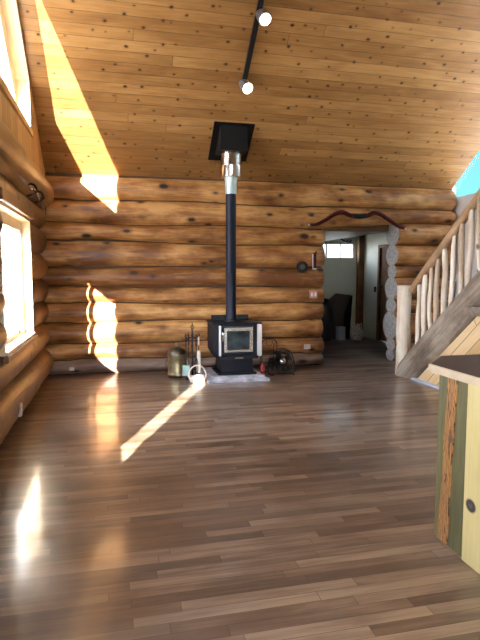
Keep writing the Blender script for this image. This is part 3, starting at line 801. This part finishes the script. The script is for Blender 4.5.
# low basket with hooped handle in the sun patch
bs = empty('hoop_handled_basket', (1.07, 7.20, 0), 'small cream cane basket with hooped handle on the sunlit floor by the hearth', 'basket')
wv = bmesh.new()
for i in range(7):
    z = .006+i*.011; rr_ = .095+.005*i
    tube(wv, [(1.07+rr_*math.cos(u), 7.20+.8*rr_*math.sin(u), z+.002*math.sin(u*9+i*PI)) for u in [2*PI*k/36 for k in range(36)]], .006, 6, closed=True)
lathe(wv, [(.09, .001), (.09, .008)], (1.07, 7.20, 0), 24)
part('basket_body', wv, M['cream'], bs, True)
part('hoop_handle', tube(bmesh.new(), [(1.07+0.125*math.cos(u), 7.20, .07+.16*math.sin(u)) for u in [PI*k/18 for k in range(19)]], .010, 8), M['cream'], bs, True)
# red bottle on the hearth
rb = empty('lighter_fluid_bottle', (2.0, 7.13, .045), 'small red bottle with dark band standing on the hearth slab', 'bottle')
part('bottle_body', lathe(bmesh.new(), [(.026, .076), (.03, .08), (.03, .12), (.024, .14), (.026, .155), (.03, .165), (.028, .20)], (1.99, 7.125, 0), 18), M['red'], rb, True)
part('bottle_band', lathe(bmesh.new(), [(.0305, .10), (.0305, .122)], (1.99, 7.125, 0), 18), M['iron'], rb)
part('bottle_cap', lathe(bmesh.new(), [(.014, .20), (.014, .225), (.008, .235)], (1.99, 7.125, 0), 14), M['red'], rb, True)
# floor fan
fx, fy, fz = 2.37, 7.45, .205
fn = empty('floor_fan', (fx, fy, 0), 'round black wire floor fan with a silver hub on the floor right of the stove', 'fan')
cg = bmesh.new()
for dy_, R_ in ((-.05, .13), (-.02, .175), (0, .19), (.05, .175), (.08, .12), (-.055, .07)):
    tube(cg, [(fx+R_*math.cos(u), fy+dy_, fz+R_*math.sin(u)) for u in [2*PI*k/40 for k in range(40)]], .005 if R_ > .18 else .003, 6, closed=True)
for k in range(24):
    u = 2*PI*k/24; c, s = math.cos(u), math.sin(u)
    tube(cg, smoothpts([(fx+.04*c, fy-.06, fz+.04*s), (fx+.13*c, fy-.05, fz+.13*s), (fx+.19*c, fy, fz+.19*s), (fx+.12*c, fy+.08, fz+.12*s), (fx+.04*c, fy+.085, fz+.04*s)], 3), .0022, 5)
part('wire_cage', cg, M['iron'], fn, True)
part('hub', lathe(bmesh.new(), [(.045, 0), (.045, .008), (.03, .018), (.01, .022)], seg=24, mat=Matrix.Translation((fx, fy-.055, fz)) @ Matrix.Rotation(PI/2, 4, 'X')), M['steel'], fn, True, 'silver hub')
part('motor', lathe(bmesh.new(), [(.03, 0), (.05, .02), (.055, .10), (.03, .13)], seg=24, mat=Matrix.Translation((fx, fy+.04, fz)) @ Matrix.Rotation(-PI/2, 4, 'X')), M['iron'], fn, True)
for k in range(4):
    u0 = k*PI/2+.4; b = bmesh.new(); V = []
    for i in range(6):
        rr_ = .03+.135*i/5; w = .25+.5*i/5
        V.append((b.verts.new((fx+rr_*math.cos(u0-w/2), fy-.015, fz+rr_*math.sin(u0-w/2))), b.verts.new((fx+rr_*math.cos(u0+w/2), fy+.035, fz+rr_*math.sin(u0+w/2)))))
    for i in range(5): b.faces.new((V[i][0], V[i][1], V[i+1][1], V[i+1][0]))
    bmesh.ops.solidify(b, geom=b.faces[:], thickness=.003)
    part('blade', b, M['darkmetal'], fn)
sb = bmesh.new()
for s in (-1, 1): tube(sb, smoothpts([(fx+s*.195, fy, fz), (fx+s*.205, fy, .06), (fx+s*.19, fy, .012), (fx+s*.16, fy-.09, .010), (fx+s*.16, fy+.10, .010)], 5), .009, 8)
tube(sb, [(fx-.17, fy, .010), (fx+.17, fy, .010)], .008, 8)
part('stand', sb, M['iron'], fn, True)
# wire rack behind the fan
wr = empty('wire_rack', (2.22, 7.78, 0), 'black wire stand with looped arched top behind the floor fan', 'wire stand')
b = bmesh.new()
for s in (-1, 1):
    tube(b, [(2.26+s*.12, 7.70, 0), (2.26+s*.12, 7.72, .42)], .006, 8)
    tube(b, [(2.26+s*.10, 7.88, 0), (2.26+s*.10, 7.80, .42)], .006, 8)
tube(b, [(2.26+.12*math.cos(u), 7.72, .42+.09*math.sin(u)) for u in [PI*k/16 for k in range(17)]], .007, 8)
tube(b, [(2.26+.05*math.cos(u), 7.72, .45+.05*math.sin(u)) for u in [2*PI*k/20 for k in range(20)]], .004, 6, closed=True)
for z in (.12, .30): tube(b, [(2.14, 7.71, z), (2.38, 7.71, z), (2.36, 7.84, z), (2.16, 7.84, z)], .005, 6, closed=True)
part('wire_frame', b, M['iron'], wr, True)

# ------------------------------------------------------------------ small things on the back wall
def outlet(name, x, y, z, label, w=.11, hh=.075, axis='y', mat='whiteplastic'):
    t = empty(name, (x, y, z), label, 'outlet')
    if axis == 'y':
        part('cover_plate', boxbm((x-w/2, y-.012, z-hh/2), (x+w/2, y+.02, z+hh/2), .003), M[mat], t)
        for s in (-1, 1): part('socket', boxbm((x+s*w*.22-.015, y-.016, z-.02), (x+s*w*.22+.015, y-.008, z+.02), .003), M['bag'], t)
    else:
        part('cover_plate', boxbm((x-.02, y-w/2, z-hh/2), (x+.012, y+w/2, z+hh/2), .003), M[mat], t)
        for s in (-1, 1): part('socket', boxbm((x+.008, y-.015, z+s*hh*.22-.015), (x+.016, y+.015, z+s*hh*.22+.015), .003), M['bag'], t)
outlet('wall_outlet', 2.99, 8.045, .315, 'white outlet on the back log wall right of the floor fan')
outlet('wall_outlet', -.66, 8.045, .10, 'small pale outlet at the foot of the back wall near the left corner', .07, .05)
outlet('wall_outlet', -.915, 5.32, .20, 'pale outlet on the lowest log of the left wall', .075, .12, 'x')
g_ = empty('wall_gauge', (2.89, 8.03, 1.59), 'dark round gauge with a grey face on the log wall left of the doorway', 'gauge')
T = Matrix.Translation((2.89, 8.06, 1.60)) @ Matrix.Rotation(PI/2, 4, 'X')
part('bezel', lathe(bmesh.new(), [(.09, 0), (.095, .03), (.088, .05), (.06, .055), (.055, .045)], seg=28, mat=T), M['iron'], g_, True)
part('dial', lathe(bmesh.new(), [(.04, .045), (.04, .06), (.03, .066)], seg=24, mat=T), M['darkmetal'], g_, True)
th = empty('wall_thermometer', (3.08, 8.03, 1.68), 'slim red and white thermometer hanging on the logs above the gauge', 'thermometer')
part('backing', prism(bmesh.new(), [(3.055, 1.56), (3.125, 1.56), (3.125, 1.80), (3.135, 1.86), (3.10, 1.83), (3.055, 1.82)], 1, 8.025, 8.045), M['darkred'], th)
part('glass_tube', tube(bmesh.new(), [(3.062, 8.018, 1.58), (3.062, 8.018, 1.81)], .008, 8), M['whiteplastic'], th, True, 'white tube')
part('bulb', boxbm((3.055, 8.015, 1.56), (3.13, 8.03, 1.578), .003), M['whiteplastic'], th)
lw = empty('double_light_switch', (3.08, 8.03, 1.16), 'pinkish double switch plate on the log wall beside the doorway', 'light switch')
part('cover_plate', boxbm((3.02, 8.028, 1.10), (3.15, 8.06, 1.22), .004), M['pinkplate'], lw)
for x in (3.055, 3.115): part('toggle', boxbm((x-.014, 8.012, 1.13), (x+.014, 8.03, 1.19), .003), M['whiteplastic'], lw)
# bow above the doorway
bw = empty('mounted_bow', (3.9, 7.99, 2.37), 'dark red recurve bow mounted across the logs above the doorway', 'bow')
bp_ = [(3.10, 2.315), (3.22, 2.32), (3.36, 2.39), (3.52, 2.49), (3.66, 2.53), (3.80, 2.48), (3.95, 2.465), (4.10, 2.485), (4.20, 2.53), (4.34, 2.50), (4.50, 2.41), (4.66, 2.32), (4.78, 2.285)]
P = smoothpts([(x-.12, 7.985-.01*math.sin(i), z-.055) for i, (x, z) in enumerate(bp_)], 5)
rs = [.012+.024*math.sin(PI*i/(len(P)-1))**.5 for i in range(len(P))]
part('limbs', tube(bmesh.new(), P, rs, 10), M['darkred'], bw, True)
part('grip', tube(bmesh.new(), [(3.72, 7.98, 2.417), (3.83, 7.975, 2.41), (3.94, 7.98, 2.423)], .041, 12), M['iron'], bw, True)
for x, z in ((2.98, 2.26), (4.66, 2.23)): part('tip', lathe(bmesh.new(), [(.012, 0), (.02, .012), (.012, .03)], (x, 7.985, z-.015), 12), M['whiteplastic'], bw, True, 'pale tip')
# wrought bracket over the hall window
hk = empty('iron_scroll_hanger', (5.0, 11.6, 2.2), 'curling black iron scroll hanging above the small hall window', 'scroll')
P = smoothpts([(4.57, 11.56, 2.08), (4.60, 11.55, 2.24), (4.68, 11.54, 2.33), (4.80, 11.54, 2.33), (4.95, 11.54, 2.38), (5.06, 11.53, 2.36), (5.12, 11.54, 2.27), (5.20, 11.54, 2.24), (5.30, 11.54, 2.22), (5.36, 11.54, 2.27)], 5)
P = [Vector((p.x, p.y, min(p.z, hc(p.x)-.03))) for p in P]
part('scroll', tube(bmesh.new(), P, .018, 8), M['iron'], hk, True)
b = bmesh.new()
for x, z, dx, dz in ((5.1, 2.28, .05, -.06), (5.22, 2.235, .06, .05), (5.0, 2.36, -.04, -.05), (5.3, 2.22, .05, -.05)):
    b = bmesh.new(); tube(b, [(x, 11.54, z), (x+dx*.6, 11.535, z+dz*.3), (x+dx, 11.53, z+dz*.6), (x+dx*1.2, 11.53, z+dz*.8), (x+dx*1.3, 11.53, z+dz)], [.012, .012, .010, .009, .006][:5], 6)
    part('leaf', b, M['iron'], hk, True)
# hall floor items
pn = empty('leaning_panel', (5.0, 11.4, 0), 'tall dark brown board-like case leaning against the pale hall wall', 'panel')
b = bmesh.new(); prism(b, [(4.78, 0), (5.16, 0), (5.24, 1.0), (4.92, 1.04), (4.70, .86)], 1, 11.26, 11.40); part('case_body', b, M['brownpanel'], pn)
part('case_edge', prism(bmesh.new(), [(5.06, 0), (5.19, 0), (5.25, .99), (5.22, .98), (5.08, .55)], 1, 11.20, 11.262), M['box'], pn)
def lump(cen, rad, seed, amt=.25, sub=4, flat=.3):
    b = bmesh.new(); bmesh.ops.create_icosphere(b, subdivisions=sub, radius=1)
    for v in b.verts:
        n_ = 1+amt*noise.fractal(v.co*1.6+Vector((seed, 0, 0)), 1., 2., 4)
        v.co = Vector((v.co.x*rad[0]*n_, v.co.y*rad[1]*n_, v.co.z*rad[2]*n_))
        v.co.z = max(v.co.z, -rad[2]*.82)
        v.co += Vector(cen)
    mz = min(v.co.z for v in b.verts)
    for v in b.verts: v.co.z -= mz
    return b
tb_ = empty('black_bag', (4.55, 11.0, 0), 'bulging black bag on the hall floor left of the brown case', 'bag')
part('bag_body', lump((4.50, 11.05, .4), (.24, .18, .46), 3), M['fabricblack'], tb_, True)
part('bag_neck', tube(bmesh.new(), [(4.52, 11.05, .74), (4.53, 11.05, .85), (4.56, 11.05, .93)], [.09, .035, .07], 12), M['fabricblack'], tb_, True)
wb_ = empty('white_box', (4.93, 11.12, 0), 'small pale blue-white box on the hall floor before the brown case', 'box')
b = boxbm((4.83, 10.98, 0), (4.99, 11.16, .28), .005); part('box_body', b, M['cardwhite'], wb_)
part('lid', boxbm((4.825, 10.975, .27), (4.995, 11.165, .30), .004), M['cardwhite'], wb_)
pb = empty('crumpled_carrier_bag', (5.2, 11.1, 0), 'crumpled pale grey carrier bag standing against the hall wall', 'bag')
part('bag_body', lump((5.26, 10.98, .16), (.14, .09, .19), 11, .4), M['bag'], pb, True)
part('bag_handle', tube(bmesh.new(), smoothpts([(5.16, 10.98, .22), (5.12, 10.96, .36), (5.18, 10.95, .40), (5.22, 10.96, .24)]), .014, 8), M['bag'], pb, True)
part('bag_handle', tube(bmesh.new(), smoothpts([(5.32, 11.0, .22), (5.34, 10.98, .34), (5.38, 10.98, .36), (5.37, 10.98, .18)]), .010, 8), M['bag'], pb, True)

# clutter over the left window: black hook with a silver tube
cu = empty('curtain_rod', (-.86, 6.6, 2.38), 'short silver rod with black hooks under the long top log of left wall', 'rod')
part('rod', tube(bmesh.new(), [(-.86, 6.15, 2.41), (-.85, 7.3, 2.36)], .016, 10), M['steel'], cu, True)
for y in (6.2, 6.75):
    part('bracket', tube(bmesh.new(), smoothpts([(-.98, y, 2.44), (-.86, y, 2.46), (-.82, y, 2.40), (-.85, y+.02, 2.36), (-.92, y+.05, 2.34)]), .012, 8), M['iron'], cu, True)
part('cord', tube(bmesh.new(), smoothpts([(-.85, 6.3, 2.40), (-.83, 6.5, 2.30), (-.83, 6.8, 2.28), (-.84, 7.1, 2.33), (-.86, 7.25, 2.36), (-.86, 7.27, 2.25)]), .006, 6), M['iron'], cu, True)

# ------------------------------------------------------------------ track light
tl = empty('ceiling_track', (1.64, 6.2, roof(6.2)), 'black lighting track running up the sloping pine ceiling', 'lighting track')
y0_, y1_ = 6.76, 4.4; ln = math.hypot(y0_-y1_, roof(y1_)-roof(y0_))
b = boxbm((-.03, 0, -.04), (.03, ln, 0), .003); b.transform(Matrix.Translation((1.63, y0_, roof(y0_))) @ Matrix.Rotation(PI-ang, 4, 'X') @ Matrix.Diagonal((1, 1, -1, 1)))
bmesh.ops.recalc_face_normals(b, faces=b.faces[:])
part('track_rail', b, M['iron'], tl)
def spot(y, aim, label, dx=0.):
    zt = roof(y)-.03; c = Vector((1.64+dx, y, zt-.10))
    t = empty('spotlight', c, label, 'spotlight', 'spotlights on the ceiling track')
    part('stem', tube(bmesh.new(), [(1.64, y, zt+.01), (1.64, y, zt-.04), (1.64+dx, y, zt-.09)], .010, 10), M['iron'], t, True)
    d = (Vector(aim)-c).normalized(); q = d.to_track_quat('Z', 'Y').to_matrix().to_4x4()
    part('lamp_housing', lathe(bmesh.new(), [(.02, -.10), (.055, -.09), (.065, -.04), (.07, .0), (.078, .05), (.078, .062), (.07, .062), (.068, .05)], seg=26, mat=Matrix.Translation(c) @ q), M['lampgrey'], t, True)
    part('bulb', lathe(bmesh.new(), [(.06, .045), (.062, .055), (.064, .07), (.05, .088), (.025, .10)], seg=26, mat=Matrix.Translation(c) @ q), M['bulb'], t, True, 'lit warm white bulb')
spot(6.72, (3.0, 3.2, .5), 'lower lit black spotlight at the end of the ceiling track')
spot(6.02, (3.0, 2.6, .5), 'upper lit black spotlight at the top edge of the photo', .03)

# ------------------------------------------------------------------ camera, sun, sky
cam = bpy.data.cameras.new('camera'); co = bpy.data.objects.new('camera', cam); C.objects.link(co)
cam.sensor_fit = 'HORIZONTAL'; cam.sensor_width = 36; cam.lens = 530/480*36; cam.clip_start = .05
co.location = (0, 0, 1.5); co.rotation_euler = (PI/2-.088, 0, -.229); sc.camera = co
sun = bpy.data.lights.new('sun', 'SUN'); sun.energy = 32; sun.color = (1, .96, .90); sun.angle = .0095
so = bpy.data.objects.new('sun', sun); C.objects.link(so)
so.rotation_euler = Vector((.40, 1, -.347)).to_track_quat('-Z', 'Y').to_euler(); so.location = (-5, -10, 8)

w = bpy.data.worlds.new('sky'); sc.world = w; w.use_nodes = True; nt = w.node_tree; N, L = nt.nodes, nt.links
bg = N['Background']; tc = N.new('ShaderNodeTexCoord')
vm = N.new('ShaderNodeVectorMath'); vm.operation = 'DOT_PRODUCT'; L.new(tc.outputs['Generated'], vm.inputs[0]); vm.inputs[1].default_value = (-.97, -.24, .0)
sz = N.new('ShaderNodeSeparateXYZ'); L.new(tc.outputs['Generated'], sz.inputs[0])
far = ramp(nt, sz.outputs[2], [(0, (1.6, 1.7, 1.8)), (.07, (1.2, 1.4, 1.5)), (.13, (.085, .26, .26)), (.35, (.065, .19, .27)), (1, (.05, .12, .26))])
near = ramp(nt, sstep(nt, sz.outputs[2], 0, .9), [(0, (8.0, 8.5, 9.4)), (1, (3.4, 4.3, 6.2))])
col = mixc(nt, sstep(nt, vm.outputs['Value'], -.25, .4), far, near)
L.new(col, bg.inputs['Color']); bg.inputs['Strength'].default_value = 1.0

sc.view_settings.view_transform = 'Standard'; sc.view_settings.look = 'None'; sc.view_settings.gamma = 1
sc.view_settings.use_curve_mapping = False; sc.view_settings.exposure = 1.95
cy = sc.cycles
cy.use_denoising = True; cy.max_bounces = 10; cy.diffuse_bounces = 6; cy.glossy_bounces = 4; cy.transparent_max_bounces = 12
cy.sample_clamp_indirect = 8; cy.caustics_reflective = False; cy.caustics_refractive = False
try: cy.denoiser = 'OPENIMAGEDENOISE'
except Exception: pass
